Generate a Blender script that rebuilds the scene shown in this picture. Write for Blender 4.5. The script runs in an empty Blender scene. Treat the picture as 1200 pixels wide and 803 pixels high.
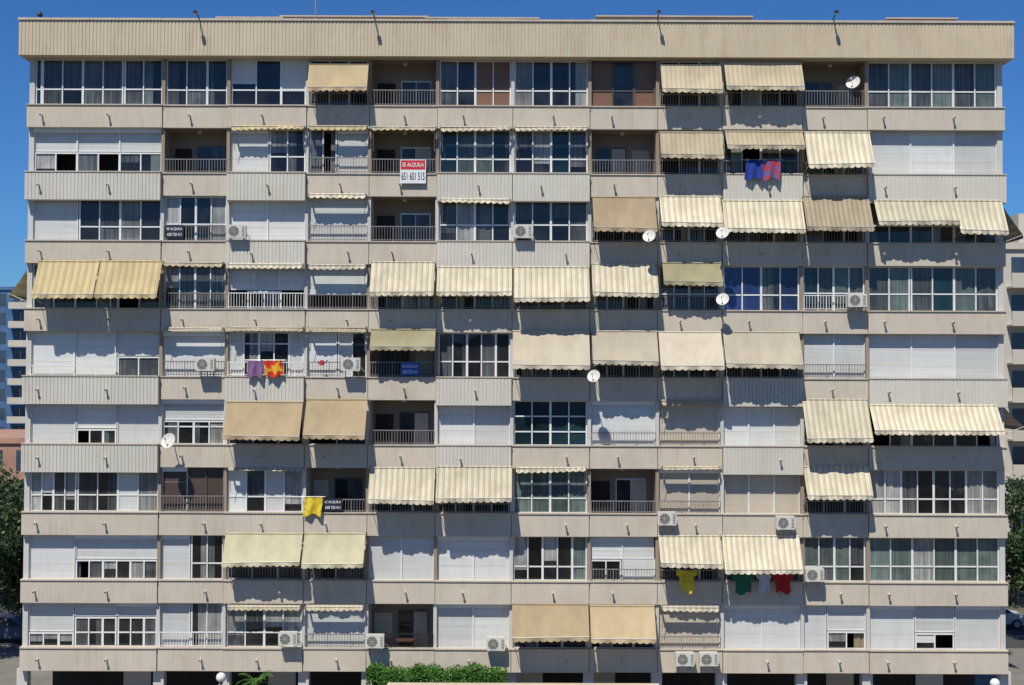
import bpy, math, random
from math import radians, sin, cos, pi
from mathutils import Matrix, Vector
random.seed(7)
sc=bpy.context.scene
# ------------------------------------------------------------ camera
C=Vector((0,-55,15.3)); F=1532.0
R=(Matrix.Rotation(radians(91.5),3,'X')@Matrix.Rotation(radians(0.2),3,'Z'))
cam=bpy.data.cameras.new('camera'); co=bpy.data.objects.new('camera',cam)
sc.collection.objects.link(co); co.matrix_world=Matrix.Translation(C)@R.to_4x4()
cam.sensor_width=36; cam.lens=36*F/1200; cam.clip_end=6000; cam.clip_start=0.5
sc.camera=co
def U(px,py,Y=0.0):
    d=R@Vector(((px-600)/F,-(py-401.5)/F,-1))
    t=(Y-C.y)/d.y
    p=C+d*t
    return p.x,p.z
# ------------------------------------------------------------ materials
def newmat(name):
    m=bpy.data.materials.new(name); m.use_nodes=True
    nt=m.node_tree; b=nt.nodes['Principled BSDF']
    return m,nt,b
def N(nt,t,**k):
    n=nt.nodes.new(t)
    for a,v in k.items(): setattr(n,a,v)
    return n
def mixc(nt,fac,a,b,blend='MIX'):
    n=N(nt,'ShaderNodeMix',data_type='RGBA',blend_type=blend)
    for i,v in ((0,fac),(6,a),(7,b)):
        if isinstance(v,(int,float)): n.inputs[i].default_value=v
        elif isinstance(v,tuple): n.inputs[i].default_value=(*v,1) if len(v)==3 else v
        else: nt.links.new(v,n.inputs[i])
    return n.outputs[2]
def mth(nt,op,a,b=None,c=None):
    n=N(nt,'ShaderNodeMath',operation=op)
    for i,v in enumerate((a,b,c)):
        if v is None: continue
        if isinstance(v,(int,float)): n.inputs[i].default_value=v
        else: nt.links.new(v,n.inputs[i])
    return n.outputs[0]
def noise(nt,scale=(1,1,1),s=1.0,det=4,rough=.55):
    tc=N(nt,'ShaderNodeTexCoord'); mp=N(nt,'ShaderNodeMapping')
    mp.inputs['Scale'].default_value=scale
    nt.links.new(tc.outputs['Object'],mp.inputs[0])
    n=N(nt,'ShaderNodeTexNoise'); n.inputs['Scale'].default_value=s
    n.inputs['Detail'].default_value=det; n.inputs['Roughness'].default_value=rough
    nt.links.new(mp.outputs[0],n.inputs[0]); return n.outputs[0]
def ramp(nt,x,a,b):
    n=N(nt,'ShaderNodeMapRange'); n.inputs[1].default_value=a; n.inputs[2].default_value=b
    nt.links.new(x,n.inputs[0]); return n.outputs[0]
def bump(nt,b,h,st,dist=.02):
    n=N(nt,'ShaderNodeBump'); n.inputs['Strength'].default_value=st; n.inputs['Distance'].default_value=dist
    nt.links.new(h,n.inputs['Height']); nt.links.new(n.outputs[0],b.inputs['Normal'])
def island(nt,lo,hi):
    g=N(nt,'ShaderNodeNewGeometry'); n=N(nt,'ShaderNodeMapRange')
    n.inputs[3].default_value=lo; n.inputs[4].default_value=hi
    nt.links.new(g.outputs['Random Per Island'],n.inputs[0]); 
    c=N(nt,'ShaderNodeCombineColor')
    for i in range(3): nt.links.new(n.outputs[0],c.inputs[i])
    return c.outputs[0]
def basic(name,col,rough=.7,var=.2,s=2.0,scale=(1,1,1),isl=None,metal=0,bst=0):
    m,nt,b=newmat(name)
    n=noise(nt,scale,s)
    f=ramp(nt,n,.3,.7)
    dark=tuple(c*(1-var) for c in col); lit=tuple(min(1,c*(1+var*.4)) for c in col)
    c=mixc(nt,f,dark,lit)
    if isl: c=mixc(nt,1.0,c,island(nt,*isl),'MULTIPLY')
    nt.links.new(c,b.inputs['Base Color']); b.inputs['Roughness'].default_value=rough
    b.inputs['Metallic'].default_value=metal
    if bst: bump(nt,b,n,bst)
    return m
def concrete(name,col,stain,amt,isl=(.98,1.01)):
    m,nt,b=newmat(name)
    big=noise(nt,(1,1,1),.35,5); st=noise(nt,(1.6,1.6,.5),1.3,7,.7); fine=noise(nt,(1,1,1),22,3,.7)
    line=noise(nt,(7,7,.2),1.2,3,.55); pat=noise(nt,(.5,.5,.7),1.0,2)
    c=mixc(nt,ramp(nt,big,.35,.7),tuple(x*.88 for x in col),col)
    c=mixc(nt,mth(nt,'MULTIPLY',ramp(nt,st,.48,.78),amt),c,stain)
    c=mixc(nt,mth(nt,'MULTIPLY',mth(nt,'MULTIPLY',ramp(nt,line,.55,.75),ramp(nt,pat,.4,.65)),amt*.7),c,tuple(x*.75 for x in stain))
    c=mixc(nt,mth(nt,'MULTIPLY',ramp(nt,fine,.45,.8),.25),c,tuple(x*.62 for x in col))
    if isl: c=mixc(nt,1.0,c,island(nt,*isl),'MULTIPLY')
    nt.links.new(c,b.inputs['Base Color']); b.inputs['Roughness'].default_value=.88
    bump(nt,b,fine,.35,.01)
    return m
M_short=concrete('parapet_concrete',(.60,.53,.43),(.36,.27,.18),.42)
M_tall=concrete('ribbed_concrete',(.63,.595,.52),(.42,.35,.26),.32)
M_roof=concrete('roof_fascia_concrete',(.59,.50,.365),(.36,.265,.16),.5)
M_cope=concrete('coping_stone',(.57,.485,.385),(.32,.235,.17),.5)
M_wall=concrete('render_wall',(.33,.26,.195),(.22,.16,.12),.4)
M_white=concrete('white_render',(.60,.58,.54),(.42,.38,.33),.3,None)
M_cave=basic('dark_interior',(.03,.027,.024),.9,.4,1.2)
M_frame=basic('white_aluminium',(.74,.74,.72),.35,.08,3)
M_frameD=basic('dark_aluminium',(.10,.085,.07),.4,.2,3)
M_rail=basic('painted_iron',(.22,.21,.20),.5,.25,5)
M_black=basic('black_metal',(.02,.02,.02),.5,.3,5)
M_steel=basic('galvanised_steel',(.45,.45,.44),.4,.2,5,metal=.6)
M_plast=basic('cream_plastic',(.62,.60,.54),.4,.1,4)
def shutter(name,col):
    m,nt,b=newmat(name)
    sl=noise(nt,(.25,.25,16),1.0,3,.7); d=noise(nt,(2,2,.5),1.4,5,.6)
    c=mixc(nt,ramp(nt,sl,.35,.65),tuple(x*.84 for x in col),col)
    c=mixc(nt,mth(nt,'MULTIPLY',ramp(nt,d,.48,.8),.45),c,tuple(x*f for x,f in zip(col,(.72,.69,.64))))
    c=mixc(nt,1.0,c,island(nt,.8,1.06),'MULTIPLY')
    nt.links.new(c,b.inputs['Base Color']); b.inputs['Roughness'].default_value=.5
    tc=N(nt,'ShaderNodeTexCoord'); sp=N(nt,'ShaderNodeSeparateXYZ'); nt.links.new(tc.outputs['Object'],sp.inputs[0])
    w=mth(nt,'PINGPONG',sp.outputs[2],.03)
    bump(nt,b,w,.6,.02)
    return m
M_sh=shutter('white_roller_shutter',(.67,.68,.66))
M_shb=shutter('beige_roller_shutter',(.57,.495,.395))
M_sho=shutter('brown_roller_shutter',(.24,.12,.07))
M_shd=shutter('dark_brown_shutter',(.085,.055,.045))
def pane(name,ca,cb,fold=True,isl=(.5,1.2)):
    m,nt,b=newmat(name)
    if fold: n=noise(nt,(13,13,.25),1.0,3,.6)
    else: n=noise(nt,(1.1,1.1,.9),1.0,5,.6)
    c=mixc(nt,ramp(nt,n,.36,.66),ca,cb)
    if fold:
        d=noise(nt,(1,1,1),1.2,3); c=mixc(nt,mth(nt,'MULTIPLY',ramp(nt,d,.42,.75),.65),c,tuple(x*.35 for x in ca))
    c=mixc(nt,1.0,c,island(nt,*isl),'MULTIPLY')
    nt.links.new(c,b.inputs['Base Color']); b.inputs['Roughness'].default_value=.3 if not fold else .7
    b.inputs['Specular IOR Level'].default_value=.15
    b.inputs['Coat Weight'].default_value=.85; b.inputs['Coat Roughness'].default_value=.02; b.inputs['Coat IOR'].default_value=1.5
    bn=noise(nt,(1,1,1),.8,2); bp=N(nt,'ShaderNodeBump'); bp.inputs['Strength'].default_value=.14; bp.inputs['Distance'].default_value=.05
    nt.links.new(bn,bp.inputs['Height']); nt.links.new(bp.outputs[0],b.inputs['Coat Normal'])
    return m
P_d=pane('dark_window_glass',(.004,.006,.009),(.028,.027,.025),False,(.4,1.5))
P_x=pane('blue_green_glass',(.006,.018,.026),(.012,.04,.05),False)
PN={'w':pane('white_curtain_glass',(.22,.225,.22),(.45,.445,.42)),'g':pane('grey_curtain_glass',(.035,.042,.05),(.14,.145,.145)),
    'b':pane('blue_curtain_glass',(.012,.03,.14),(.035,.07,.27)),'t':pane('tan_curtain_glass',(.14,.11,.07),(.26,.21,.14)),'n':pane('green_blind_glass',(.085,.12,.115),(.18,.225,.20))}
def cloth(name,col,isl=(.75,1.1),tr=.25,var=.18):
    m,nt,b=newmat(name)
    n=noise(nt,(6,6,.5),1.2,3)
    c=mixc(nt,ramp(nt,n,.3,.7),tuple(x*(1-var) for x in col),col)
    if isl: c=mixc(nt,1.0,c,island(nt,*isl),'MULTIPLY')
    nt.links.new(c,b.inputs['Base Color']); b.inputs['Roughness'].default_value=.95
    if tr:
        t=N(nt,'ShaderNodeBsdfTranslucent'); nt.links.new(c,t.inputs[0])
        mx=N(nt,'ShaderNodeMixShader'); mx.inputs[0].default_value=tr
        nt.links.new(b.outputs[0],mx.inputs[1]); nt.links.new(t.outputs[0],mx.inputs[2])
        nt.links.new(mx.outputs[0],nt.nodes['Material Output'].inputs[0])
    return m
CUR={'w':cloth('white_curtain',(.50,.49,.46)),'g':cloth('grey_net_curtain',(.2,.2,.2)),
     'b':cloth('blue_curtain',(.05,.10,.36)),'t':cloth('tan_curtain',(.36,.28,.18))}
def stripes(name,a,bc,per=.24,duty=.45):
    m,nt,b=newmat(name)
    tc=N(nt,'ShaderNodeTexCoord'); sp=N(nt,'ShaderNodeSeparateXYZ'); nt.links.new(tc.outputs['Object'],sp.inputs[0])
    fr=mth(nt,'FRACT',mth(nt,'DIVIDE',sp.outputs[0],per))
    k=mth(nt,'GREATER_THAN',fr,duty)
    k2=mth(nt,'MULTIPLY',mth(nt,'GREATER_THAN',fr,.12),mth(nt,'LESS_THAN',fr,.2))
    c=mixc(nt,k,bc,a); c=mixc(nt,k2,c,a)
    d=noise(nt,(1.5,1.5,.7),1.3,5,.6)
    c=mixc(nt,mth(nt,'MULTIPLY',ramp(nt,d,.42,.75),.45),c,tuple(x*.65 for x in bc))
    oi=N(nt,'ShaderNodeObjectInfo'); mr=N(nt,'ShaderNodeMapRange'); mr.inputs[3].default_value=.84; mr.inputs[4].default_value=1.1
    nt.links.new(oi.outputs['Random'],mr.inputs[0]); cc=N(nt,'ShaderNodeCombineColor')
    for i in range(3): nt.links.new(mr.outputs[0],cc.inputs[i])
    c=mixc(nt,1.0,c,cc.outputs[0],'MULTIPLY')
    nt.links.new(c,b.inputs['Base Color']); b.inputs['Roughness'].default_value=.9
    t=N(nt,'ShaderNodeBsdfTranslucent'); nt.links.new(c,t.inputs[0])
    mx=N(nt,'ShaderNodeMixShader'); mx.inputs[0].default_value=.1
    nt.links.new(b.outputs[0],mx.inputs[1]); nt.links.new(t.outputs[0],mx.inputs[2])
    nt.links.new(mx.outputs[0],nt.nodes['Material Output'].inputs[0])
    return m
AW={'c':stripes('awning_cream_stripe',(.70,.64,.49),(.49,.405,.27)),
    's':stripes('awning_beige_stripe',(.54,.46,.32),(.44,.36,.24),.2),
    'y':stripes('awning_yellow_stripe',(.60,.49,.27),(.46,.35,.18),.28),
    't':stripes('awning_tan',(.49,.38,.225),(.47,.36,.215),3),
    'p':stripes('awning_pale',(.56,.49,.375),(.55,.475,.365),3),
    'o':stripes('awning_olive',(.36,.32,.19),(.34,.30,.18),3),
    'l':stripes('awning_lime_cream',(.58,.53,.35),(.56,.51,.34),3),
    'k':stripes('awning_brown_stripe',(.48,.40,.28),(.34,.265,.18),.2),
    'b':stripes('awning_brown',(.42,.32,.20),(.40,.30,.19),3)}
# ------------------------------------------------------------ mesh builder
class MB:
    def __init__(s,name): s.n=name; s.v=[]; s.f=[]; s.m=[]; s.mats=[]; s.sm=[]
    def mi(s,m):
        if m not in s.mats: s.mats.append(m)
        return s.mats.index(m)
    def poly(s,pts,mat,smooth=False):
        i=len(s.v); s.v+= [tuple(p) for p in pts]; s.f.append(tuple(range(i,i+len(pts)))); s.m.append(s.mi(mat)); s.sm.append(smooth)
    def raw(s,vs,fs,mat,smooth=False):
        i=len(s.v); s.v+=[tuple(p) for p in vs]; k=s.mi(mat)
        for f in fs: s.f.append(tuple(i+j for j in f)); s.m.append(k); s.sm.append(smooth)
    def box(s,x0,x1,y0,y1,z0,z1,mat):
        if x0>x1:x0,x1=x1,x0
        if y0>y1:y0,y1=y1,y0
        if z0>z1:z0,z1=z1,z0
        vs=[(x,y,z) for z in (z0,z1) for y in (y0,y1) for x in (x0,x1)]
        s.raw(vs,[(0,2,3,1),(4,5,7,6),(0,1,5,4),(1,3,7,5),(3,2,6,7),(2,0,4,6)],mat)
    def tube(s,p,q,r0,mat,r1=None,seg=8,cap=True):
        p=Vector(p);q=Vector(q); r1=r0 if r1 is None else r1
        d=(q-p).normalized(); a=d.orthogonal().normalized(); b=d.cross(a)
        vs=[]
        for c,r in ((p,r0),(q,r1)):
            for i in range(seg):
                t=2*pi*i/seg; vs.append(c+a*(r*cos(t))+b*(r*sin(t)))
        fs=[(i,(i+1)%seg,seg+(i+1)%seg,seg+i) for i in range(seg)]
        s.raw(vs,fs,mat,seg>6)
        if cap: s.poly(vs[:seg][::-1],mat); s.poly(vs[seg:],mat)
    def grid(s,fn,nu,nv,mat,smooth=True):
        vs=[fn(i/nu,j/nv) for j in range(nv+1) for i in range(nu+1)]
        fs=[(j*(nu+1)+i,j*(nu+1)+i+1,(j+1)*(nu+1)+i+1,(j+1)*(nu+1)+i) for j in range(nv) for i in range(nu)]
        s.raw(vs,fs,mat,smooth)
    def build(s,parent=None):
        me=bpy.data.meshes.new(s.n); me.from_pydata(s.v,[],s.f)
        for m in s.mats: me.materials.append(m)
        me.polygons.foreach_set('material_index',s.m); me.polygons.foreach_set('use_smooth',s.sm); me.update()
        o=bpy.data.objects.new(s.n,me); sc.collection.objects.link(o)
        if parent: o.parent=parent
        return o
def empty(n):
    e=bpy.data.objects.new(n,None); sc.collection.objects.link(e); return e
# ------------------------------------------------------------ structure grid
BX=[U(p,410)[0] for p in (27,187,264,357,431,511,600,691,771,847,941,1018,1180)]
ZT={k:U(600,123.5+79.65*(k-1))[1] for k in range(1,10)}
PX=27.86
SH=27.5/PX; TL=33.5/PX
ZT[0]=U(600,26)[1]; RB=U(600,69)[1]
tall={2:[0,2,5,6,9,11],3:[2,5,6],5:[0,2,5,9,11],6:[0,5,9]}
yo=[0,.08,0,.08,.08,0,0,.08,.08,0,.08,0]
def bandbot(k,b):
    if k==0: return RB
    return ZT[k]-(TL if b in tall.get(k,[]) else SH)
def bandfront(k,b):
    if k==0: return -.38
    return -.13 if b in tall.get(k,[]) else yo[b]
XL,XR=BX[0],BX[-1]; DEP=12.0; GY=.40
bld=empty('apartment_building')
par=MB('parapet_bands'); wal=MB('walls_and_slabs'); frm=MB('window_frames'); gls=MB('window_panes'); cur=MB('curtains'); shu=MB('roller_shutters'); ral=MB('balcony_railings'); spt=MB('drain_spouts')
for k in range(1,10):
    for b in range(12):
        t=b in tall.get(k,[]); x0=BX[b]+.012; x1=BX[b+1]-.012; fy=bandfront(k,b); z0=bandbot(k,b); z1=ZT[k]
        mat=M_tall if t else M_short
        if t: z1+=.02
        par.box(x0,x1,fy+.03,.30 if not t else .26,z0,z1-.05,mat)
        # ribs
        pr=.022 if t else .004; per=.15 if t else .16
        n=int((x1-x0)/per); w=(x1-x0)/n
        for i in range(n):
            par.box(x0+i*w+w*.08,x0+(i+1)*w-w*.08,fy+.03-pr,fy+.035,z0+.012,z1-.052,mat)
        par.box(x0-.008,x1+.008,fy-.02,.30,z1-.05,z1,M_cope)
        # spouts
        for fx in ([.12,.62] if b in (0,11) else [random.choice((.45,.55,.7,.35))]):
            xx=x0+(x1-x0)*fx+random.uniform(-.1,.1); zz=z0+(z1-z0)*.52
            spt.tube((xx,fy+.03,zz),(xx,fy-.17,zz-.02),.035,M_plast)
            spt.tube((xx,fy-.17,zz-.02),(xx,fy-.22,zz-.025),.055,M_plast)
            spt.poly([(xx+.036*cos(a*pi/4),fy-.222,zz-.025+.036*sin(a*pi/4)) for a in range(8)],M_black)
    zs=ZT[k]-SH
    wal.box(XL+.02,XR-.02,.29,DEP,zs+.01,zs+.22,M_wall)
    # side bands
    for sx,e in ((XL,-.06),(XR,.06)):
        wal.box(min(sx,sx+e),max(sx,sx+e),.31,DEP+.05,zs+.004,ZT[k]-.02,M_short)
# roof fascia
x0=XL-.22;x1=XR+.25
par.box(x0,x1,-.35,.3,RB,ZT[0]-.08,M_roof)
n=int((x1-x0)/.15);w=(x1-x0)/n
for i in range(n): par.box(x0+i*w+.02,x0+(i+1)*w-.03,-.372,-.345,RB+.01,ZT[0]-.082,M_roof)
xx=x0-.02
while xx<x1:
    xe=min(xx+3.0,x1+.02); par.box(xx,xe-.012,-.42,.35,ZT[0]-.08,ZT[0]+random.uniform(0,.015),M_cope); xx=xe
par.box(x0,x0+.3,.301,DEP,RB+.002,ZT[0]-.08,M_roof); par.box(x1-.3,x1,.301,DEP,RB+.002,ZT[0]-.08,M_roof)
wal.box(x0+.31,x1-.31,.31,DEP,RB+.004,RB+.3,M_wall)
wal.box(x0+.31,x1-.31,DEP-.3,DEP-.01,RB+.31,ZT[0]-.1,M_wall)
# shell
zg=ZT[9]-SH
wal.box(XL+.03,XL+.25,.27,DEP-.02,zg+.05,RB,M_white); wal.box(XR-.25,XR-.03,.27,DEP-.02,zg+.05,RB,M_white)
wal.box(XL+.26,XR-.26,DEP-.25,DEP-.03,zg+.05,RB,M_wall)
openc={(1,4),(1,10),(2,1),(2,4),(2,7),(3,4),(5,4),(6,4),(7,3),(7,7),(9,4)}
for f in range(1,10):
    zb=ZT[f]-SH+.22; zt=(RB if f==1 else ZT[f-1]-SH)+.01
    for b in range(12):
        x0=BX[b];x1=BX[b+1]
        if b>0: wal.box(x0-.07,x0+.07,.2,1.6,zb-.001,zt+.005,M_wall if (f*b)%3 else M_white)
        op=(f,b) in openc
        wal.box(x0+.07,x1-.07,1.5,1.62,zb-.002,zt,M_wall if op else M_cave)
        if op:
            fl_=random.random()<.5; d0=x0+.4 if fl_ else x1-.4-(x1-x0)*.42; d1=d0+(x1-x0)*.42
            frm.box(d0-.05,d1+.05,1.46,1.498,zb,zb+2.12,random.choice((M_frame,M_frameD,M_frameD)))
            gls.poly([(d0,1.45,zb+.05),((d0+d1)/2-.02,1.45,zb+.05),((d0+d1)/2-.02,1.45,zb+2.05),(d0,1.45,zb+2.05)],P_d)
            if random.random()<.5: shu.box((d0+d1)/2+.02,d1,1.43,1.455,zb+.05,zb+2.05,M_shb)
            else: gls.poly([((d0+d1)/2+.02,1.445,zb+.05),(d1,1.445,zb+.05),(d1,1.445,zb+2.05),((d0+d1)/2+.02,1.445,zb+2.05)],PN['g'])
            w0,w1=(d1+.3,x1-.2) if fl_ else (x0+.2,d0-.3)
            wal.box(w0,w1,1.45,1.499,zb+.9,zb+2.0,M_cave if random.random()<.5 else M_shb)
            lx=(x0+x1)/2; spt.tube((lx,.9,zt-.01),(lx,.9,zt-.12),.1,M_plast,.07,10)
# ------------------------------------------------------------ cell parts
def xr(f,p0,p1):
    py=97+79.65*(f-1)
    c=U((p0+p1)/2,py)[0]
    b=max(i for i in range(12) if BX[i]<=max(c,BX[0]))
    a=U(p0,py,GY)[0]; e=U(p1,py,GY)[0]
    lo=BX[b]+(.075 if b else .25); hi=BX[b+1]-(.075 if b<11 else .25)
    if abs(a-lo)<.28 or a<lo: a=lo
    if abs(e-hi)<.28 or e>hi: e=hi
    return a,e,b
def zr(f,b,px,y0,y1):
    zt=(RB if f==1 else ZT[f-1]-SH)+.01; zb=ZT[f]-.05
    a=zt if y0 is None else min(zt,U(px,y0,GY)[1]); e=zb if y1 is None else max(zb,U(px,y1,GY)[1])
    return e,a
def pn(x0,x1,z0,z1,mat,y=None):
    y=GY+random.uniform(-.012,.006) if y is None else y; t=random.uniform(-.008,.008); s=random.uniform(-.004,.004)
    gls.poly([(x0,y,z0),(x1,y+s,z0),(x1,y+s+t,z1),(x0,y+t,z1)],mat)
def W(f,p0,p1,y0,y1,cu,tr=None,fr=None,fw=.062):
    a,e,b=xr(f,p0,p1); z0,z1=zr(f,b,(p0+p1)/2,y0,y1); m=fr or M_frame
    n=len(cu); w=(e-a)/n
    frm.box(a,e,GY-.05,GY+.03,z1-fw,z1,m); frm.box(a,e,GY-.05,GY+.03,z0,z0+fw,m)
    trz=None
    if tr: trz=[U((p0+p1)/2,t,GY)[1] for t in (tr if isinstance(tr,(list,tuple)) else [tr])]
    for i in range(n+1):
        xx=min(max(a+i*w,a+fw/2),e-fw/2); o=.012*(i%2); q=fw*(1.5 if i%2==0 else .8)/2
        if i in (0,n): q=fw/2
        frm.box(xx-q,xx+q,GY-.042-o,GY+.022,z0+fw,z1-fw,m)
    for t in trz or []: 
        for i in range(n): frm.box(a+i*w+fw*.76,a+(i+1)*w-fw*.76,GY-.034,GY+.018,t-.028,t+.028,m)
    for i,c in enumerate(cu):
        g0=a+i*w+fw/2; g1=g0+w-fw; za=z0+fw; zc=z1-fw
        if c=='d':
            r=random.random()
            if r<.35 and not tr:      # window slid open
                if random.random()<.55:
                    ww=(g1-g0)*random.uniform(.25,.6); xs=g0 if random.random()<.5 else g1-ww
                    curt(xs,xs+ww,z0+.03,z1-.02,CUR[random.choice('wggt')])
            elif r<.5:
                s=g0+(g1-g0)*random.uniform(.3,.7); k=PN[random.choice('gwgn')]; p=[P_d,k]; random.shuffle(p)
                pn(g0,s,za,zc,p[0]); pn(s,g1,za,zc,p[1])
            else: pn(g0,g1,za,zc,P_d)
            continue
        if c=='x': pn(g0,g1,za,zc,P_x); continue
        if c=='o': shu.box(g0,g1,GY+.0,GY+.02,za,zc,M_sho); continue
        if c=='k': shu.box(g0,g1,GY+.0,GY+.02,za,zc,M_shd); continue
        if c=='h':
            zm=z0+(z1-z0)*random.uniform(.3,.5); shu.box(g0-.02,g1+.02,GY-.01,GY+.015,zm,zc,M_sh); pn(g0,g1,za,zm,P_d); continue
        if c=='H': shu.box(g0-.02,g1+.02,GY-.01,GY+.015,za,zc,M_sh); continue
        if c in 'wg' and random.random()<.4:
            zm=zc-(zc-za)*random.uniform(.4,.85); pn(g0,g1,zm,zc,PN[c],GY); pn(g0,g1,za,zm,P_d if random.random()<.7 else PN['g'],GY)
        else: pn(g0,g1,za,zc,PN[c])
def curt(x0,x1,z0,z1,mat):
    ph=random.uniform(0,6); k=random.uniform(22,34)
    n=max(6,int((x1-x0)*26))
    cur.grid(lambda u,v:(x0+(x1-x0)*u,GY+.1+.025*sin(ph+k*(x0+(x1-x0)*u))*(1-.5*v)+.012*sin(ph*2+9*u),z0+(z1-z0)*v),n,2,mat)
def S(f,p0,p1,y1=None,n=1,mat=None,y0=None,Y=None):
    a,e,b=xr(f,p0,p1); z0,z1=zr(f,b,(p0+p1)/2,y0,y1); w=(e-a)/n; mat=mat or M_sh
    for i in range(n):
        j=random.uniform(0,.02)
        shu.box(a+i*w+.035,a+(i+1)*w-.035,GY-.01+j,GY+.02+j,z0+.02,z1-.001,mat)
        shu.box(a+i*w+.035,a+(i+1)*w-.035,GY-.03+j,GY+.03+j,z0,z0+.05,M_frame)
        for gz in (.33,.66):
            if random.random()<.7: shu.box(a+i*w+.036,a+(i+1)*w-.036,GY-.013+j,GY-.0101+j,z0+(z1-z0)*gz,z0+(z1-z0)*gz+.012,M_shb)
    for i in range(n+1):
        xx=a+i*w; frm.box(max(a,xx-.033),min(e,xx+.033),GY-.05,GY+.05,z0,z1,M_frame)
    if random.random()<.45: # shutter box
        frm.box(a,e,GY-.14,GY-.051,z1-.2,z1-.002,M_frame)
def L(f,p0,p1,y0=None,mat=None,mesh=True):
    a,e,b=xr(f,p0,p1); z0=ZT[f]; z1=z0+.5 if y0 is None else U((p0+p1)/2,y0,.1)[1]; m=mat or M_rail; y=.16
    ral.box(a,e,y-.025,y+.025,z1-.04,z1,m); ral.box(a,e,y-.012,y+.012,z0+.05,z0+.075,m)
    n=max(2,int((e-a)/.115)); w=(e-a)/n
    for i in range(n+1):
        xx=min(max(a+i*w,a+.01),e-.01); r=.009 if i%8 else .018
        ral.box(xx-r,xx+r,y-.01,y+.01,z0-.02 if i%8==0 else z0+.075,z1-.04,m)
def A(f,p0,p1,y0,y1,col,out=None):
    pc=(p0+p1)/2; mb=MB('awning'); mat=AW[col]
    yt=-.16
    drop=(y1-y0)/PX
    out=out or min(.95,.38+.3*drop)+random.uniform(-.1,.1)
    zt=U(pc,y0,yt)[1]; a=U(p0,y0,yt)[0]; e=U(p1,y0,yt)[0]
    yb=yt-out; zb=U(pc,y1,yb)[1]; a2=U(p0,y1,yb)[0]; e2=U(p1,y1,yb)[0]
    a=(a+a2)/2; e=(e+e2)/2
    vh=.17; zf=zb+vh; sk=random.uniform(-.07,.07); ph=random.uniform(0,9); sg=random.uniform(.03,.09)
    def fab(u,v):
        s=sin(pi*v); x=a+(e-a)*u
        w=(.028*sin(ph+u*9)+.018*sin(ph*2+u*23))*s + .01*sin(u*40+ph)*v
        return (x, yt+(yb-yt)*v+ sg*s*sin(pi*u)*.8 + w, zt+(zf-zt)*v - sg*s*sin(pi*u)+sk*(u-.5)*v)
    nu=max(10,int((e-a)*12)); mb.grid(fab,nu,8,mat)
    nsc=max(4,int(round((e-a)/.28)))
    def val(u,v):
        x=a+(e-a)*u; sclp=abs(sin(pi*u*nsc))**.6
        return (x,yb-.015+ (.04*sin(ph+u*17)+.02)*v*-1, zf-.01+sk*(u-.5)-v*(vh*.62+vh*.38*sclp))
    mb.grid(val,nsc*6,2,mat)
    mb.tube((a,yb,zf+sk*-.5),(e,yb,zf+sk*.5),.024,M_steel,seg=6)
    mb.tube((a-.02,yt+.02,zt+.02),(e+.02,yt+.02,zt+.02),.045,mat,seg=8)
    for xx in (a+.03,e-.03):
        mb.tube((xx,yb,zf),(xx,.1,max(zf-.3,ZT[f]-.1)),.014,M_steel,seg=5)
        mb.box(xx-.04,xx+.04,yt,bandfront(f-1,0)+.3,zt-.02,zt+.07,M_steel)
    mb.build()
def RL(f,p0,p1,py,col='c',vh=.16):
    mb=MB('retracted_awning'); Y=-.2; zt=U((p0+p1)/2,py,Y)[1]; a=U(p0,py,Y)[0]+.06; e=U(p1,py,Y)[0]-.06
    mb.tube((a,Y+.08,zt+.07),(e,Y+.08,zt+.07),.06,AW[col],seg=8)
    ns=max(4,int((e-a)/.25)); ph=random.uniform(0,6); t=random.uniform(-.06,.06)
    mb.grid(lambda u,v:(a+(e-a)*u,Y+.01-.05*v+.02*sin(ph+u*15)*v,zt+.06+t*(u-.5)-v*vh*(.6+.4*abs(sin(pi*u*ns)))+.025*sin(u*3+ph)),ns*6,2,AW[col])
    mb.tube((a,Y+.01,zt+.065),(e,Y+.01,zt+.065),.02,M_steel,seg=6)
    for xx in (a,e): mb.box(xx-.03,xx+.03,Y+.02,.3,zt+.04,zt+.13,M_steel)
    for xx in (a+.05,e-.05): mb.tube((xx,Y+.02,zt+.04),(xx,.1,zt-.9),.013,M_steel,seg=5)
    mb.build()
# ------------------------------------------------------------ FLOOR DATA
W(1,36,50,None,None,'x',105); W(1,50,145,None,None,'gggg',105); W(1,146,189,None,None,'gd',105)
W(1,193,265,None,None,'dgd',106); W(1,268,358,None,None,'hdh',[106])
A(1,361,431,76,107,'t',.55); W(1,361,431,None,None,'dgd'); L(1,361,431,108)
L(1,434,512,105,M_rail)
W(1,515,599,None,None,'gdoo',107); W(1,602,690,None,None,'wddd',107)
W(1,693,771,None,None,'odo',107,M_frameD)
A(1,775,846,77,109,'s',.55); W(1,775,846,None,None,'ddd'); L(1,774,846,110)
A(1,850,941,75,106,'s',.6); W(1,850,941,None,None,'dwgd'); L(1,850,941,108)
L(1,944,1017,106); W(1,1020,1176,None,None,'gngngn',108)
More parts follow.
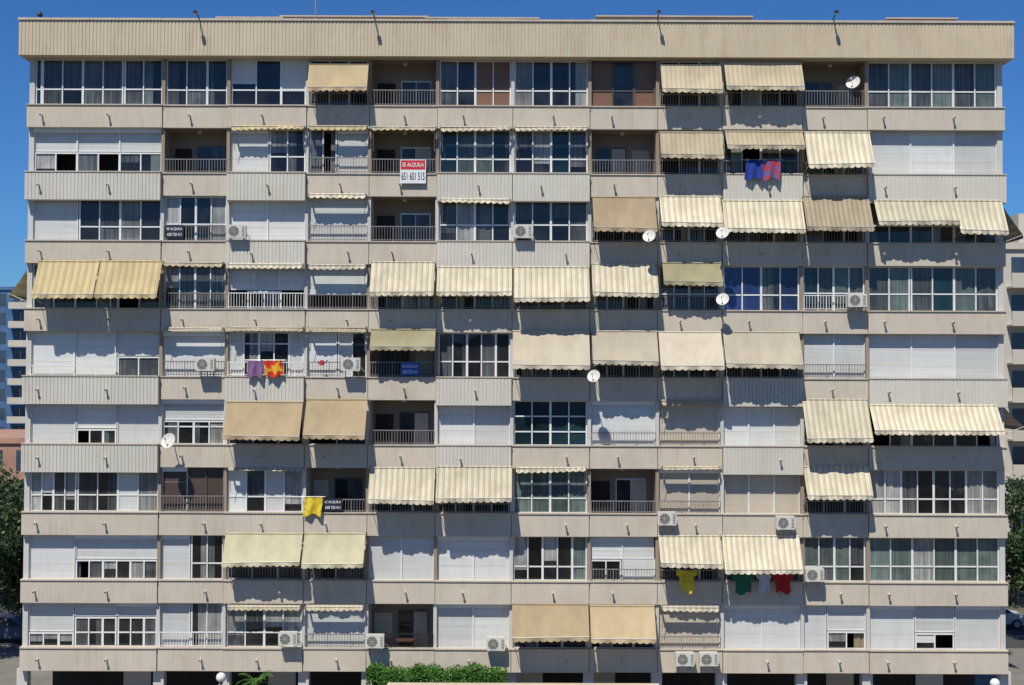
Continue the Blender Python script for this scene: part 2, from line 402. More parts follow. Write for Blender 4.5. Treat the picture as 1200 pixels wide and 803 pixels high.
# F2
S(2,36,187,178,3); W(2,45,187,179,None,'wdgdgd'); L(2,192,264,186)
S(2,267,315); W(2,316,358,None,None,'wd',184); RL(2,270,358,150,'y')
RL(2,361,431,150,'y'); W(2,361,395,None,None,'gd'); S(2,396,431); L(2,361,431,184)
L(2,434,512,186); RL(2,434,512,151,'s')
W(2,515,599,None,None,'xnnd',187); RL(2,515,600,151,'c'); W(2,602,690,None,None,'gwxg',187); RL(2,602,690,151,'c')
L(2,693,771,187)
A(2,774,847,156,186,'s',.6); W(2,774,847,None,None,'ddd'); L(2,774,847,187)
A(2,851,942,155,175,'s',.5); W(2,851,942,None,None,'ddgd'); L(2,851,942,188)
A(2,945,1022,156,197,'c'); W(2,945,1018,None,None,'ddd'); L(2,944,1018,190)
S(2,1021,1178,None,3)
# F3
S(3,31,92); W(3,93,187,None,None,'dgwd',266); W(3,191,264,None,None,'wddw',263); L(3,191,264,264)
S(3,266,357,None,2); RL(3,360,430,230); S(3,360,431); L(3,360,431,264)
L(3,434,511,265)
RL(3,515,599,236); W(3,514,599,None,None,'gwgd',264); W(3,602,690,None,None,'gdgg',264)
A(3,695,769,232,272,'b'); L(3,693,770,268); W(3,693,770,None,None,'dd')
A(3,774,846,231,266,'c'); W(3,774,846,None,None,'dddd'); L(3,774,846,268)
A(3,848,942,236,273,'c'); W(3,849,941,None,None,'ddd'); L(3,849,941,270)
A(3,943,1021,231,271,'k'); W(3,943,1018,None,None,'gdd'); L(3,943,1018,270)
A(3,1027,1122,236,264,'c'); A(3,1122,1178,236,275,'c'); W(3,1021,1178,None,None,'gdgddg',[265])
# F4
A(4,41,113,307,350,'y'); A(4,114,187,307,350,'y'); W(4,33,187,None,None,'dddddd')
RL(4,190,262,310,'s'); W(4,189,263,None,None,'wggg'); L(4,189,263,343)
RL(4,266,356,312); S(4,266,357,340,3); W(4,290,330,341,None,'dd'); L(4,266,357,343,M_frame)
RL(4,360,430,313); S(4,359,431,345); L(4,359,431,345)
A(4,434,509,308,347,'c'); A(4,512,600,314,347,'c'); A(4,602,691,314,354,'c'); A(4,694,771,310,348,'c')
W(4,433,510,None,None,'dddd'); W(4,513,599,None,None,'dddg'); W(4,602,690,None,None,'ddd'); W(4,693,770,None,None,'dddd')
for p in ((433,510),(513,599),(602,690),(693,770)): L(4,p[0],p[1],347)
A(4,777,846,309,335,'o',.5); W(4,773,846,None,None,'gxgx',345); L(4,773,846,347)
W(4,849,937,None,None,'bbdb',[312,346]); W(4,944,1017,None,None,'xgng',344); W(4,1021,1066,None,None,'gn',345); W(4,1067,1177,None,None,'gxng',345); L(4,944,1017,346,M_frame)
# F5
S(5,31,137,None,2); S(5,138,185,417); W(5,138,185,418,None,'gg'); L(5,31,137,428,M_frame)
RL(5,190,262,387,'s',.08); S(5,189,263); L(5,189,263,423)
RL(5,266,356,386,'s'); W(5,266,356,None,None,'HdwdH',[403]); L(5,266,356,424,M_frame)
RL(5,360,430,386,'s'); S(5,359,395); W(5,396,431,None,None,'Hd'); L(5,359,400,424)
A(5,434,510,387,411,'o',.5); L(5,434,510,424)
W(5,513,599,None,None,'gddgd',[424]); 
A(5,601,691,389,433,'p'); A(5,694,771,389,428,'p'); A(5,773,847,390,434,'p'); A(5,849,939,390,432,'p')
for p in ((602,690),(693,770),(773,846),(849,940)): W(5,p[0],p[1],None,None,'dgdd'); L(5,p[0],p[1],428)
S(5,944,1017,None,2); L(5,944,1017,427); S(5,1021,1178,None,3)
# F6
S(6,30,89,None,1); S(6,90,137,502); W(6,90,137,503,None,'ddd'); S(6,138,185)
S(6,188,262,492); W(6,188,262,493,None,'dddw',[500])
A(6,263,353,472,516,'t'); A(6,357,429,469,515,'t'); W(6,264,355,None,None,'ddd'); W(6,359,429,None,None,'dd')
L(6,433,510,504); S(6,513,599,None,2); W(6,602,688,None,None,'xxxx',[488,506])
S(6,692,770); L(6,692,770,507); RL(6,774,846,472,'s'); S(6,773,846,None,1,M_shb); L(6,773,846,507); S(6,849,940,None,3)
A(6,943,1020,469,519,'c'); A(6,1022,1173,476,510,'c',.8); W(6,944,1017,None,None,'ddd'); W(6,1021,1178,None,None,'dddddd')
# F7
W(7,28,90,None,None,'whgw',[580]); W(7,91,184,None,None,'gdHw',[580])
S(7,188,220,None,1,M_shd); W(7,221,260,None,None,'kk',None,M_frameD); L(7,188,260,581)
W(7,264,354,None,None,'HgHw',[582]); RL(7,266,354,552,'c',.06)
L(7,358,429,585)
A(7,432,509,549,591,'c'); A(7,511,600,548,589,'c'); W(7,433,510,None,None,'ddd'); W(7,513,599,None,None,'dddd')
L(7,433,510,590); L(7,513,599,590)
RL(7,603,688,551,'c'); W(7,602,688,None,None,'nnnn',[584]); L(7,692,770,587)
RL(7,775,845,550,'s',.08); S(7,773,846,None,2,M_shb); L(7,773,846,587); S(7,849,940,None,3,M_shb)
A(7,944,1021,548,586,'c'); W(7,944,1017,None,None,'ddd'); L(7,944,1017,587)
W(7,1021,1178,None,None,'wwgddgww',[585])
# F8
S(8,28,88); S(8,89,184,655); W(8,89,184,656,None,'dgwdwg'); S(8,187,223); W(8,224,259,None,None,'dd',[660])
A(8,262,353,626,664,'l'); A(8,355,427,626,666,'l'); W(8,263,354,None,None,'ddd'); W(8,356,428,None,None,'dg'); L(8,263,354,665);L(8,356,428,665)
S(8,433,509,None,2); S(8,512,598,None,2); W(8,602,688,None,None,'wdwdn',[664])
S(8,692,770,655); W(8,692,728,656,None,'dd'); S(8,729,770); L(8,692,770,667)
A(8,773,846,629,666,'c'); A(8,848,939,629,673,'c'); W(8,773,845,None,None,'ddd'); W(8,849,940,None,None,'dddd'); L(8,773,845,668);L(8,849,940,670)
W(8,944,1017,None,None,'ngng',[664]); W(8,1021,1178,None,None,'nnwnnn',[664])
# F9
S(9,28,87,740); S(9,88,137,722); W(9,88,137,723,None,'gdd',[741]); S(9,138,184,722); W(9,138,184,723,None,'ddg',[741]); W(9,28,87,741,None,'www')
S(9,187,223); W(9,224,259,None,None,'dw',[741]); L(9,187,259,741,M_frame)
RL(9,265,353,713,'s'); W(9,264,354,None,None,'wgww',[741]); RL(9,357,427,713,'s'); S(9,357,428); L(9,357,428,743)
L(9,433,509,743,M_black); S(9,512,598,None,2)
A(9,600,690,709,752,'t'); A(9,692,768,711,754,'t'); W(9,601,689,None,None,'ddd'); W(9,692,769,None,None,'ddd')
RL(9,774,844,714,'c'); S(9,773,845,None,1,M_shb); L(9,773,845,746); S(9,848,940,None,2)
S(9,943,968); S(9,969,1017,739); W(9,969,1017,740,None,'wd'); S(9,1021,1071,None,1); S(9,1072,1118,741); W(9,1072,1118,742,None,'hd'); S(9,1119,1178)
# ------------------------------------------------------------ ground floor
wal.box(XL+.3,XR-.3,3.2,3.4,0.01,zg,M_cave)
for b in range(13):
    x=BX[b]; wal.box(x-.22,x+.22,.35,.8,.005,zg+.012,M_white)
wal.box(XL+.3,XR-.3,DEP-.9,DEP-.6,.01,zg,M_white)
wal.box(XL+.26,XL+.5,3.41,DEP-.91,.01,zg,M_white); wal.box(XR-.5,XR-.26,3.41,DEP-.91,.01,zg,M_white)
for p in (160,330,620,705,985,1090):
    x=U(p,790,3)[0]; wal.box(x-.6,x+.6,3.1,3.19,.01,2.4,M_shb if p%2 else M_white)
for m in (par,wal,frm,gls,cur,shu,ral,spt): m.build(bld)
# ------------------------------------------------------------ roof things
def mast(px,top,Y,r=.03):
    mb=MB('roof_antenna'); x,z=U(px,top,Y); mb.tube((x,Y,RB+.3),(x,Y,z),r,M_steel)
    for i in range(5):
        mb.tube((x-.5+.06*i,Y,z-.2-.12*i),(x+.5-.06*i,Y,z-.2-.12*i),.012,M_steel,seg=5)
    mb.build()
mast(370,-25,2.5)
def flood(px):
    mb=MB('roof_floodlight'); Y=-.95; x,z=U(px,15,Y)
    mb.tube((x+.02,.1,ZT[0]),(x,Y,z),.03,M_black)
    mb.box(x-.07,x+.07,Y-.13,Y+.05,z-.05,z+.07,M_black); mb.box(x-.06,x+.06,Y-.12,Y+.04,z-.065,z-.051,M_plast)
    mb.build()
for p in (229,437,772,980): flood(p)
mb=MB('roof_vent'); x,z=U(47,14,1.0)
mb.tube((x,1,RB+.3),(x,1,z-.12),.08,M_black); mb.tube((x,1,z-.14),(x,1,z),.14,M_black,.05); mb.build()
for a,e,t in ((255,330,21.5),(330,500,20),(500,630,22),(700,880,20),(1040,1120,22.5)):
    mb=MB('roof_service_box'); x0,z=U(a,t,4); x1,_=U(e,t,4); mb.box(x0,x1,4,7,RB+.301,z,M_roof); mb.box(x0-.08,x1+.08,3.92,7.08,z,z+.06,M_cope); mb.build()
# ------------------------------------------------------------ air conditioners
def ac(px,py,Y=-.15,w=.78):
    mb=MB('air_conditioner_unit'); x,z=U(px,py,Y-.3); h=.55; d=.3; yf=Y-d
    r=.03
    pts=[(-w/2+r,-h/2),(w/2-r,-h/2),(w/2,-h/2+r),(w/2,h/2-r),(w/2-r,h/2),(-w/2+r,h/2),(-w/2,h/2-r),(-w/2,-h/2+r)]
    fr=[(x+a,yf,z+b) for a,b in pts]; bk=[(x+a,Y,z+b) for a,b in pts]
    mb.poly(fr,M_plast); mb.poly(bk[::-1],M_plast)
    for i in range(8): mb.poly([fr[i],bk[i],bk[(i+1)%8],fr[(i+1)%8]],M_plast)
    cx=x-w*.14; R1=.215
    mb.poly([(cx+R1*cos(2*pi*i/24),yf-.004,z+R1*sin(2*pi*i/24)) for i in range(24)],M_black)
    for rr in (.07,.12,.17,.215):
        mb.grid(lambda u,v:(cx+(rr+.012*(v-.5))*cos(2*pi*u),yf-.02,z+(rr+.012*(v-.5))*sin(2*pi*u)),24,1,M_plast)
    for i in range(4):
        t=pi*i/4; mb.tube((cx-R1*cos(t),yf-.024,z-R1*sin(t)),(cx+R1*cos(t),yf-.024,z+R1*sin(t)),.006,M_plast,seg=4)
    for i in range(7): mb.box(x+w*.3,x+w*.44,yf-.006,yf+.001,z-.2+i*.06,z-.18+i*.06,M_black)
    for s in (-.28,.28):
        mb.box(x+s-.02,x+s+.02,yf,.2,z-h/2-.045,z-h/2-.003,M_steel); mb.box(x+s-.02,x+s+.02,-.02+.04,.06,z-h/2-.35,z-h/2-.046,M_steel)
    mb.tube((x+w/2,Y-.1,z-.1),(x+w/2+.12,.1,z-.3),.02,M_frame,seg=6)
    mb.build()
for p in ((277,271),(613,271),(1005,352),(240,427),(411,427),(782,608),(921,613),(955,674),(337,749),(439,752),(581,755),(803,773),(831,773)): ac(*p)
def dish(px,py,Y=-.8,r=.27,dx=-.4,base=.05):
    mb=MB('satellite_dish'); x,z=U(px,py,Y); c=Vector((x,Y,z)); n=Vector((dx,-1,.45)).normalized()
    a=n.orthogonal().normalized(); b=n.cross(a)
    def f(u,v):
        rr=v*r; return c+a*(rr*cos(2*pi*u))+b*(rr*sin(2*pi*u))+n*(rr*rr*.55)
    mb.grid(f,24,5,M_plast)
    mb.grid(lambda u,v:f(u,1)+n*(.012*(v-.5))+(f(u,1)-c)*.02*v,24,1,M_steel)
    foc=c+n*.34; mb.tube(c-Vector((0,0,r*.9))+n*.05,foc,.012,M_steel,seg=6); mb.tube(foc,foc-n*.1,.035,M_steel)
    mb.tube(c-n*.01,(x,base-.2,z-.25),.022,M_steel); mb.tube((x,base-.2,z-.25),(x,base+.1,z-.25),.022,M_steel); mb.build()
dish(1000,97,.1,.3,-.6,.4); dish(761,277,-1.15); dish(847,273,-1.15); dish(847,351); dish(696,441,-1.15); dish(198,517,r=.33)
# ------------------------------------------------------------ clothes
def fabm(n,c,c2=None,sc_=5):
    m,nt,b=newmat(n); nn=noise(nt,(1,1,1),sc_ if c2 else 3,1)
    col=mixc(nt,ramp(nt,nn,.46,.56) if c2 else ramp(nt,nn,.2,.8),c2 or tuple(x*.7 for x in c),c)
    nt.links.new(col,b.inputs['Base Color']); b.inputs['Roughness'].default_value=.95; return m
def hang(name,p0,p1,y0,y1,mat,Y=-.35,shirt=False):
    mb=MB(name); pc=(p0+p1)/2; a,zt=U(p0,y0,Y); e,zb=U(p1,y1,Y); ph=random.uniform(0,6); w=e-a; h=zt-zb
    def f(u,v):
        xx=a+w*u
        if shirt and v>.32: xx=a+w*.5+w*(u-.5)*.68
        elif shirt: xx=a+w*.5+w*(u-.5)*(1-.1*v)
        return (xx+.03*sin(ph+v*4),Y+.045*sin(ph+u*11)*(.3+v)+.02*v,zt-h*v*(1+.09*sin(ph+u*7))-(.04*sin(pi*u) if v==0 else 0))
    mb.grid(f,18,12,mat)
    mb.tube((a-.15,Y,zt),(e+.15,Y,zt),.008,M_steel,seg=5)
    for xx in (a-.12,e+.12): mb.tube((xx,Y-.05,zt),(xx,.06,zt-.02),.01,M_steel,seg=5)
    for xx in (a+w*.15,e-w*.15): mb.box(xx-.012,xx+.012,Y-.03,Y+.03,zt-.05,zt+.03,M_plast)
    mb.build()
hang('blue_towel',873,893,187,210,fabm('blue_cloth',(.015,.05,.30)))
hang('patterned_towel',893,914,187,210,fabm('pattern_cloth',(.42,.04,.06),(.12,.10,.28)),-.38)
hang('purple_towel',290,308,422,442,fabm('purple_cloth',(.25,.13,.28)))
hang('orange_towel',310,331,422,441,fabm('orange_cloth',(.75,.40,.03),(.6,.03,.015),3.5),-.37)
hang('yellow_shirt',793,818,668,694,fabm('yellow_cloth',(.75,.6,.04),(.6,.45,.03)),shirt=True)
hang('green_shirt',857,884,672,696,fabm('green_cloth',(.02,.16,.09)),shirt=True)
hang('white_shirt',886,904,672,694,fabm('white_cloth',(.6,.6,.66)),-.36,True)
hang('red_shirt',905,931,672,695,fabm('red_cloth',(.5,.02,.02)),-.34,True)
hang('yellow_banner',356,377,582,604,fabm('banner_yellow',(.75,.6,.05),(.6,.4,.02)),-.1)
mb=MB('red_watering_can'); x,z=U(377,425,-.05); mb.tube((x,-.05,z-.12),(x,-.05,z+.1),.11,basic('red_plastic',(.5,.02,.02)),.08,10); mb.tube((x+.08,-.05,z-.05),(x+.25,-.08,z+.1),.02,M_black)
mb.tube((x-.1,-.05,z-.05),(x-.17,-.05,z+.07),.015,M_black); mb.build()
# ------------------------------------------------------------ signs
def text(mb,s,cx,cz,w,h,Y,mat):
    cu=bpy.data.curves.new('t','FONT'); cu.body=s; cu.align_x='LEFT'; ob=bpy.data.objects.new('t',cu); sc.collection.objects.link(ob)
    cu.offset=.012
    bpy.context.view_layer.update(); me=ob.evaluated_get(bpy.context.evaluated_depsgraph_get()).to_mesh()
    vs=[v.co.copy() for v in me.vertices]; fs=[tuple(p.vertices) for p in me.polygons]
    mx=[min(v.x for v in vs),max(v.x for v in vs)]; my=[min(v.y for v in vs),max(v.y for v in vs)]
    mb.raw([(cx+((v.x-mx[0])/(mx[1]-mx[0])-.5)*w,Y,cz+((v.y-my[0])/(my[1]-my[0])-.5)*h) for v in vs],fs,mat)
    bpy.data.objects.remove(ob)
M_sw=basic('sign_white',(.75,.75,.75),.5,.05); M_sr=basic('sign_red',(.55,.02,.03),.5,.05); M_sk=basic('sign_ink',(.015,.015,.03),.5,.1); M_sb=basic('sign_blue',(.02,.10,.42),.5,.1)
def sign(p0,p1,y0,y1,bg,top,ink,big=True,Y=-.06):
    mb=MB('for_rent_sign'); a,zt=U(p0,y0,Y); e,zb=U(p1,y1,Y); w=e-a;h=zt-zb; c=(a+e)/2
    mb.box(a,e,Y,Y+.02,zb,zt,bg)
    if big:
        mb.box(a+.03,e-.03,Y-.006,Y+.001,zt-h*.42,zt-.03,top)
        text(mb,'SE ALQUILA',c,zt-h*.23,w*.84,h*.2,Y-.012,M_sw); text(mb,'651 601 515',c,zb+h*.3,w*.9,h*.33,Y-.006,ink)
    else:
        text(mb,'SE ALQUILA',c,zt-h*.3,w*.86,h*.24,Y-.006,ink); text(mb,'658 720 411',c,zb+h*.28,w*.8,h*.24,Y-.006,ink)
    for xx in (a+.08,e-.08): mb.tube((xx,Y+.03,zt-.05),(xx,.12,zt-.05),.008,M_steel,seg=4)
    mb.build()
sign(469,499,187,215,M_sw,M_sr,M_sk,True,-.05); sign(194,215,264,279,M_sk,None,M_sw,False,.02)
sign(379,401,584,599,M_sk,None,M_sw,False,.02); sign(470,491,425,440,M_sb,None,M_sw,False,.02)
# balcony furniture
fl=ZT[9]-SH+.22; M_wood=basic('dark_wood',(.10,.05,.03),.5)
tx=U(475,750,.8)[0]
mb=MB('balcony_table'); mb.tube((tx,.8,fl+.95),(tx,.8,fl+.99),.42,M_wood,seg=20); mb.tube((tx,.8,fl+.03),(tx,.8,fl+.95),.035,M_black); mb.tube((tx,.8,fl),(tx,.8,fl+.03),.25,M_black,seg=16); mb.build()
for s in (-1,1):
    mb=MB('balcony_chair'); cx=tx+s*.75
    for dx in (-.2,.2):
        for dy in (-.2,.2): mb.tube((cx+dx,.8+dy,fl),(cx+dx,.8+dy,fl+(.5 if dx*s<0 else 1.08)),.018,M_wood,seg=6)
    mb.box(cx-.22,cx+.22,.58,1.02,fl+.5,fl+.53,M_wood)
    for i in range(4): mb.box(cx+s*.2-.01,cx+s*.2+.01,.6,1.0,fl+.66+i*.11,fl+.72+i*.11,M_wood)
    mb.build()
# side awnings
def side_awn(px0,px1,y0,y1,sgn,mat):
    mb=MB('side_awning'); sx=XR if sgn>0 else XL; zt=U(px0,y0,1)[1]; zb=U(px1,y1,1)[1]; xo=U(px1,y1,1)[0]
    mb.grid(lambda u,v:(sx+sgn*.07+(xo-sx-sgn*.07)*v,.8+2.6*u,zt+(zb-zt)*v-.05*sin(pi*v)),10,6,mat)
    mb.grid(lambda u,v:(xo,.8+2.6*u,zb-.18*v*(.7+.3*abs(sin(u*30)))),30,1,mat)
    mb.tube((xo,.8,zb),(xo,3.4,zb),.025,M_frame); 
    for y in (.85,3.35): mb.tube((xo,y,zb),(sx,y,zb-.4),.015,M_steel)
    mb.build()
side_awn(1180,1197,238,276,1,AW['k']); side_awn(1180,1198,474,500,1,AW['k']); side_awn(28,13,312,345,-1,AW['y'])
# ------------------------------------------------------------ vegetation
def leafmat(n,a,b):
    m,nt,bs=newmat(n); g=N(nt,'ShaderNodeNewGeometry')
    c=mixc(nt,g.outputs['Random Per Island'],a,b); nt.links.new(c,bs.inputs['Base Color']); bs.inputs['Roughness'].default_value=.6; return m
M_leaf=leafmat('hedge_leaf',(.03,.10,.012),(.10,.24,.03)); M_leafd=leafmat('tree_leaf',(.015,.04,.01),(.05,.09,.02)); M_bark=basic('bark',(.12,.09,.06),.9,.4,4)
def leaf(mb,c,s,mat):
    a=Vector((random.gauss(0,1),random.gauss(0,1),random.gauss(0,1))).normalized(); b=a.orthogonal().normalized()
    b=(Matrix.Rotation(random.uniform(0,6.28),3,a)@b)
    n=a.cross(b); w=s*.45
    mb.poly([c-b*s*.5,c+n*w*.5-b*.05*s,c+b*s*.5,c-n*w*.5],mat)
mb=MB('hedge'); hx0=U(430,790,-1)[0]; hx1=U(594,790,-1)[0]; hz=U(510,781.5,-1.1)[1]
for i in range(16000):
    u=random.random(); x=hx0+(hx1-hx0)*u; top=hz-.06+.08*sin(x*3.1)+.05*sin(x*7.7)
    z=random.uniform(.1,top) if random.random()<.4 else top-abs(random.gauss(0,.3))
    y=-.95+random.choice((random.uniform(-.5,.5),-.5+abs(random.gauss(0,.1))))
    leaf(mb,Vector((x,y,max(.05,z+random.gauss(0,.04)))),random.uniform(.08,.17),M_leaf)
for i in range(14):
    x=hx0+(hx1-hx0)*(i+.5)/14
    for k in range(4): mb.tube((x,-.95,0),(x+random.uniform(-.25,.25),-.95+random.uniform(-.3,.3),hz-.4),.03,M_bark,.01,6)
mb.build()
def tree(x,y,h,r,n=6000,mat=M_leafd):
    mb=MB('broadleaf_tree'); base=Vector((x,y,0)); t=Vector((x+.2,y,h*.45)); mb.tube(base,t,.28,M_bark,.18,10)
    for i in range(16):
        a=random.uniform(0,6.28); rr=r*random.uniform(.35,.85); c=Vector((x+rr*cos(a),y+rr*sin(a),h*random.uniform(.42,.86)))
        if i==0: c=Vector((x,y,h*.88))
        mb.tube(t-Vector((0,0,random.uniform(0,h*.15))),c,.1,M_bark,.02,6)
        s=r*random.uniform(.3,.5)
        for k in range(n//16):
            v=Vector((random.gauss(0,1),random.gauss(0,1),random.gauss(0,.8))).normalized()*s*random.uniform(.5,1.05)
            leaf(mb,c+v,random.uniform(.2,.42),mat)
    mb.build()
tree(-28.6,15,10.8,3.8,8000); tree(-27.2,23,9.5,3.2); tree(-36,30,10.5,4); tree(-27,19,6,2.6); tree(30.2,21,7.3,2.4); tree(34,34,8.5,3.2)
# palm
mb=MB('potted_palm'); x,z=U(300,797,-1.3)
mb.tube((x,-1.3,0),(x,-1.3,z-.1),.11,M_bark,.07,10)
for i in range(18):
    a=2*pi*i/18+random.uniform(-.1,.1); up=random.uniform(.3,1.2); Ln=random.uniform(.6,.8)
    def P(t): return Vector((x+cos(a)*Ln*t*(1-.15*up),-1.3+sin(a)*Ln*t*(1-.15*up),z-.1+up*Ln*t*1.1-.75*Ln*t*t))
    for k in range(9):
        t=k/8
        p=P(t); q=P(min(1,t+.125)); 
        if k<8: mb.tube(p,q,.012,M_leaf,seg=4,cap=False)
        s=Vector((-sin(a),cos(a),0))
        for sd in (-1,1): 
            e=p+s*sd*.2*(1-.6*t)+Vector((cos(a),sin(a),0))*.12+Vector((0,0,-.05)); mb.poly([p,p+Vector((cos(a)*.05,sin(a)*.05,0)),e],M_leaf)
mb.build()
# ------------------------------------------------------------ globe lamps
for p,q in ((259,794),(1166,801)):
    mb=MB('globe_street_lamp'); x,z=U(p,q,-1.6); r=.2
    mb.tube((x,-1.6,.13),(x,-1.6,z-r),.05,M_black,.035,10); mb.tube((x,-1.6,.13),(x,-1.6,.4),.1,M_black,.07,10)
    mb.tube((x,-1.6,z-r-.04),(x,-1.6,z-r+.03),.09,M_black)
    mb.grid(lambda u,v:(x+r*sin(pi*v)*cos(2*pi*u),-1.6+r*sin(pi*v)*sin(2*pi*u),z-r*cos(pi*v)),20,10,M_frame); mb.build()
# canopy
mb=MB('entrance_canopy'); a,z=U(452,806,-2.6); e,_=U(775,806,-2.6)
mb.box(a,e,-2.6,-1.7,z-.22,z,M_roof)
n=4
for i in range(n+1):
    xx=a+.2+(e-a-.4)*i/n; mb.tube((xx,-2.1,.13),(xx,-2.1,z-.22),.08,M_frame,seg=12)
mb.build()
# ------------------------------------------------------------ ground & road
M_gr=basic('dry_ground',(.10,.095,.06),.95,.3,.05); M_pav=basic('paving',(.19,.175,.15),.85,.2,.8); M_asp=basic('asphalt',(.05,.05,.052),.9,.3,.6,bst=.2); M_paint=basic('road_paint',(.7,.7,.68),.7,.15,2)
mb=MB('ground'); mb.poly([(-3000,-2500,0),(3000,-2500,0),(3000,4000,0),(-3000,4000,0)],M_gr); mb.build()
mb=MB('road'); mb.box(-200,200,-22,-6,.004,.03,M_asp); mb.box(-200,200,19,27,.004,.03,M_asp); mb.box(-34,-26,27,140,.004,.026,M_asp); mb.build()
mb=MB('road_markings')
for i in range(-40,40): mb.box(i*5,i*5+2.5,-14.06,-13.94,.031,.036,M_paint); mb.box(i*5,i*5+2.5,22.95,23.05,.031,.036,M_paint)
mb.build()
mb=MB('pavement'); mb.box(-200,200,-5.98,.3,.004,.13,M_pav); mb.box(-200,200,.301,18.98,.004,.125,M_pav); mb.box(-200,200,-26,-22.02,.004,.13,M_pav); mb.build()
# ------------------------------------------------------------ cars
def car(x,y,col,rot=0):
    e=empty('parked_car'); mp=basic('car_paint',col,.25,.04); rub=M_black
    b=MB('body')
    pts=[(-2.1,.3,.78),(-2.16,.62,.83),(-2.02,.92,.84),(-1.6,.98,.84),(1.05,.97,.84),(1.85,.84,.8),(2.12,.62,.76),(2.1,.3,.74)]
    Lf=[(p[0],-p[2],p[1]) for p in pts]; Rt=[(p[0],p[2],p[1]) for p in pts]
    b.poly(Lf,mp); b.poly(Rt[::-1],mp)
    for i in range(len(pts)): 
        j=(i+1)%len(pts); b.poly([Lf[i],Rt[i],Rt[j],Lf[j]],mp)
    cb=[(-1.6,.98,.8),(-1.2,1.4,.62),(-.2,1.48,.62),(.4,1.42,.62),(1.05,.97,.8)]
    Lf=[(p[0],-p[2],p[1]) for p in cb]; Rt=[(p[0],p[2],p[1]) for p in cb]
    b.poly(Lf,rub); b.poly(Rt[::-1],rub)
    for i,m in zip(range(4),(rub,mp,mp,rub)): b.poly([Lf[i],Rt[i],Rt[i+1],Lf[i+1]],m)
    for s in (-1,1):
        for q in ((0,1),(3,4)):
            p,r=cb[q[0]],cb[q[1]]; b.tube((p[0],s*p[2],p[1]),(r[0],s*r[2],r[1]),.035,mp,seg=6)
        b.tube((-.15,s*.81,.98),(-.15,s*.63,1.46),.03,mp,seg=6); b.box(1.98,2.13,s*.45,s*.7,.6,.72,M_plast); b.box(-2.17,-2.1,s*.5,s*.76,.65,.8,M_sr)
    for wx in (-1.3,1.3):
        for s in (-1,1): b.tube((wx,s*.66,.31),(wx,s*.86,.31),.31,rub,seg=18); b.tube((wx,s*.84,.31),(wx,s*.87,.31),.18,M_steel,seg=14)
    o=b.build(e); e.location=(x,y,.03); e.rotation_euler=(0,0,rot)
car(-28.8,20.5,(.10,.13,.20)); car(-34,20.6,(.03,.08,.25)); car(34.5,25.6,(.03,.06,.2)); car(29.5,25.8,(.6,.6,.6)); car(-30.5,34,(.35,.05,.04),pi/2)
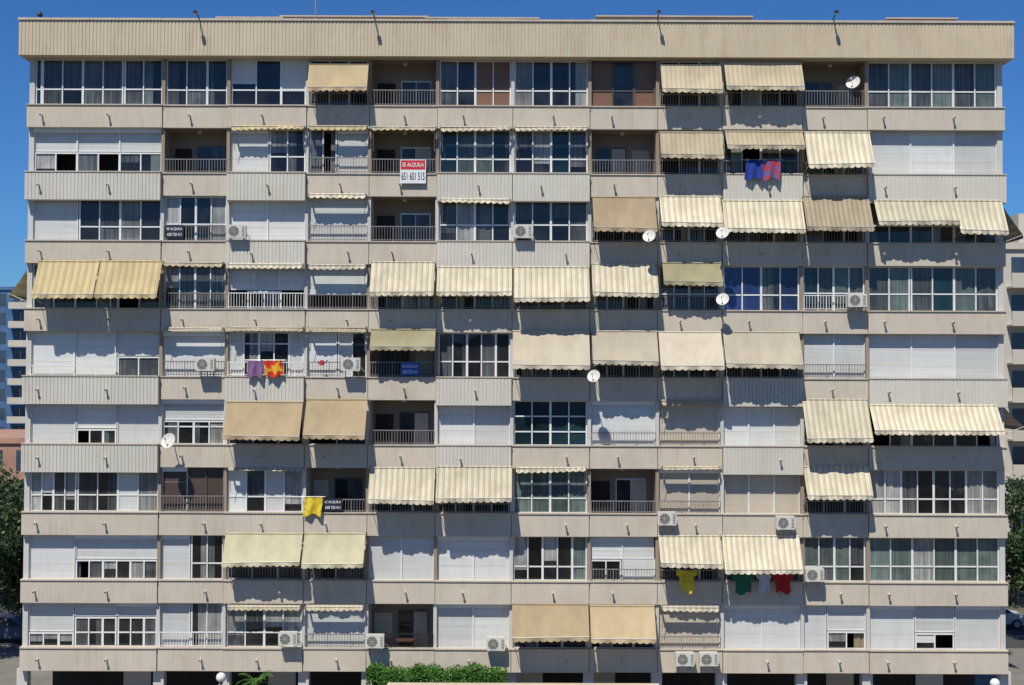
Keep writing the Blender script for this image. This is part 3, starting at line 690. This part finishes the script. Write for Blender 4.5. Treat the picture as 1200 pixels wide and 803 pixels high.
# ------------------------------------------------------------ neighbouring buildings
M_nw=concrete('neighbour_cream',(.58,.53,.45),(.4,.35,.3),.3,None); M_nb=basic('neighbour_blue',(.07,.15,.30),.5,.3,.6); M_nd=basic('neighbour_glass',(.05,.08,.12),.15,.4,.5); M_pk=basic('terracotta',(.42,.24,.17),.8,.25,.6)
def nb(name,x0,x1,y0,y1,z1,wm,bm,fh=2.9,bay=3.2):
    e=empty(name); b=MB('walls'); w=MB('windows'); c=MB('balconies')
    b.box(x0,x1,y0,y1,0,z1,wm); b.box(x0-.2,x1+.2,y0-.2,y1+.2,z1,z1+.5,wm)
    b.box(x0+2,x0+6,y0+2,y0+6,z1+.5,z1+3,wm)
    nf=int(z1/fh); nx=int((x1-x0)/bay)
    for k in range(1,nf):
        z=z1-k*fh
        for i in range(nx):
            xx=x0+(i+.5)*(x1-x0)/nx
            w.box(xx-1.1,xx+1.1,y0-.04,y0+.1,z+.5,z+2.3,M_nd); w.box(xx-.04,xx+.04,y0-.07,y0-.041,z+.5,z+2.3,M_frame)
            if i%2==0: c.box(xx-1.5,xx+1.5,y0-1.2,y0-.05,z-.12,z,wm); c.box(xx-1.5,xx+1.5,y0-1.2,y0-1.1,z+.001,z+1,bm); 
        ny=int((y1-y0)/bay)
        for i in range(ny):
            yy=y0+(i+.5)*(y1-y0)/ny
            for xs,s in ((x0,-1),(x1,1)):
                w.box(xs-.05,xs+.05,yy-.8,yy+.8,z+.7,z+2.1,M_nd)
                if i%2==0: c.box(min(xs,xs+s*.9),max(xs,xs+s*.9)+.001,yy-1.3,yy+1.3,z-.12,z,wm); c.box(xs+s*.82,xs+s*.9,yy-1.3,yy+1.3,z+.001,z+.95,bm)
    b.build(e); w.build(e); c.build(e)
nb('white_apartment_block',37.6,62,45,62,25.2,M_nw,M_nw)
nb('blue_apartment_block',-104,-73.5,145,160,28.3,M_nb,M_nw)
nb('terracotta_roof_house',-62,-38,62,80,9.2,M_pk,M_pk)
nb('distant_apartment_block',60,110,150,165,20,M_nw,M_nw)
nb('opposite_apartment_block',-40,38,-115,-100,20,M_nw,M_nw)  # unseen block behind the camera, added to give the panes dark reflections
# ------------------------------------------------------------ light
EL,AZ=57,20
sd=Vector((-sin(radians(AZ))*cos(radians(EL)),-cos(radians(AZ))*cos(radians(EL)),sin(radians(EL))))
sl=bpy.data.lights.new('sun','SUN'); sl.energy=5; sl.angle=radians(.5); sl.color=(1,.955,.85)
so=bpy.data.objects.new('sun',sl); so.rotation_euler=sd.to_track_quat('Z','Y').to_euler(); sc.collection.objects.link(so)
w=bpy.data.worlds.new('World'); sc.world=w; w.use_nodes=True; nt=w.node_tree; bg=nt.nodes['Background']
sk=nt.nodes.new('ShaderNodeTexSky'); sk.sky_type='NISHITA'; sk.sun_disc=False; sk.sun_elevation=radians(EL); sk.sun_rotation=radians(180+AZ)
sk.altitude=200; sk.air_density=1.0; sk.dust_density=.1; sk.ozone_density=4
mm=nt.nodes.new('ShaderNodeMix'); mm.data_type='RGBA'; mm.blend_type='MULTIPLY'; mm.inputs[0].default_value=1; mm.inputs[7].default_value=(.52,1.03,1.66,1)
nt.links.new(sk.outputs[0],mm.inputs[6]); nt.links.new(mm.outputs[2],bg.inputs[0]); bg.inputs[1].default_value=.056
sc.view_settings.view_transform='Standard'; sc.view_settings.look='None'; sc.view_settings.exposure=0
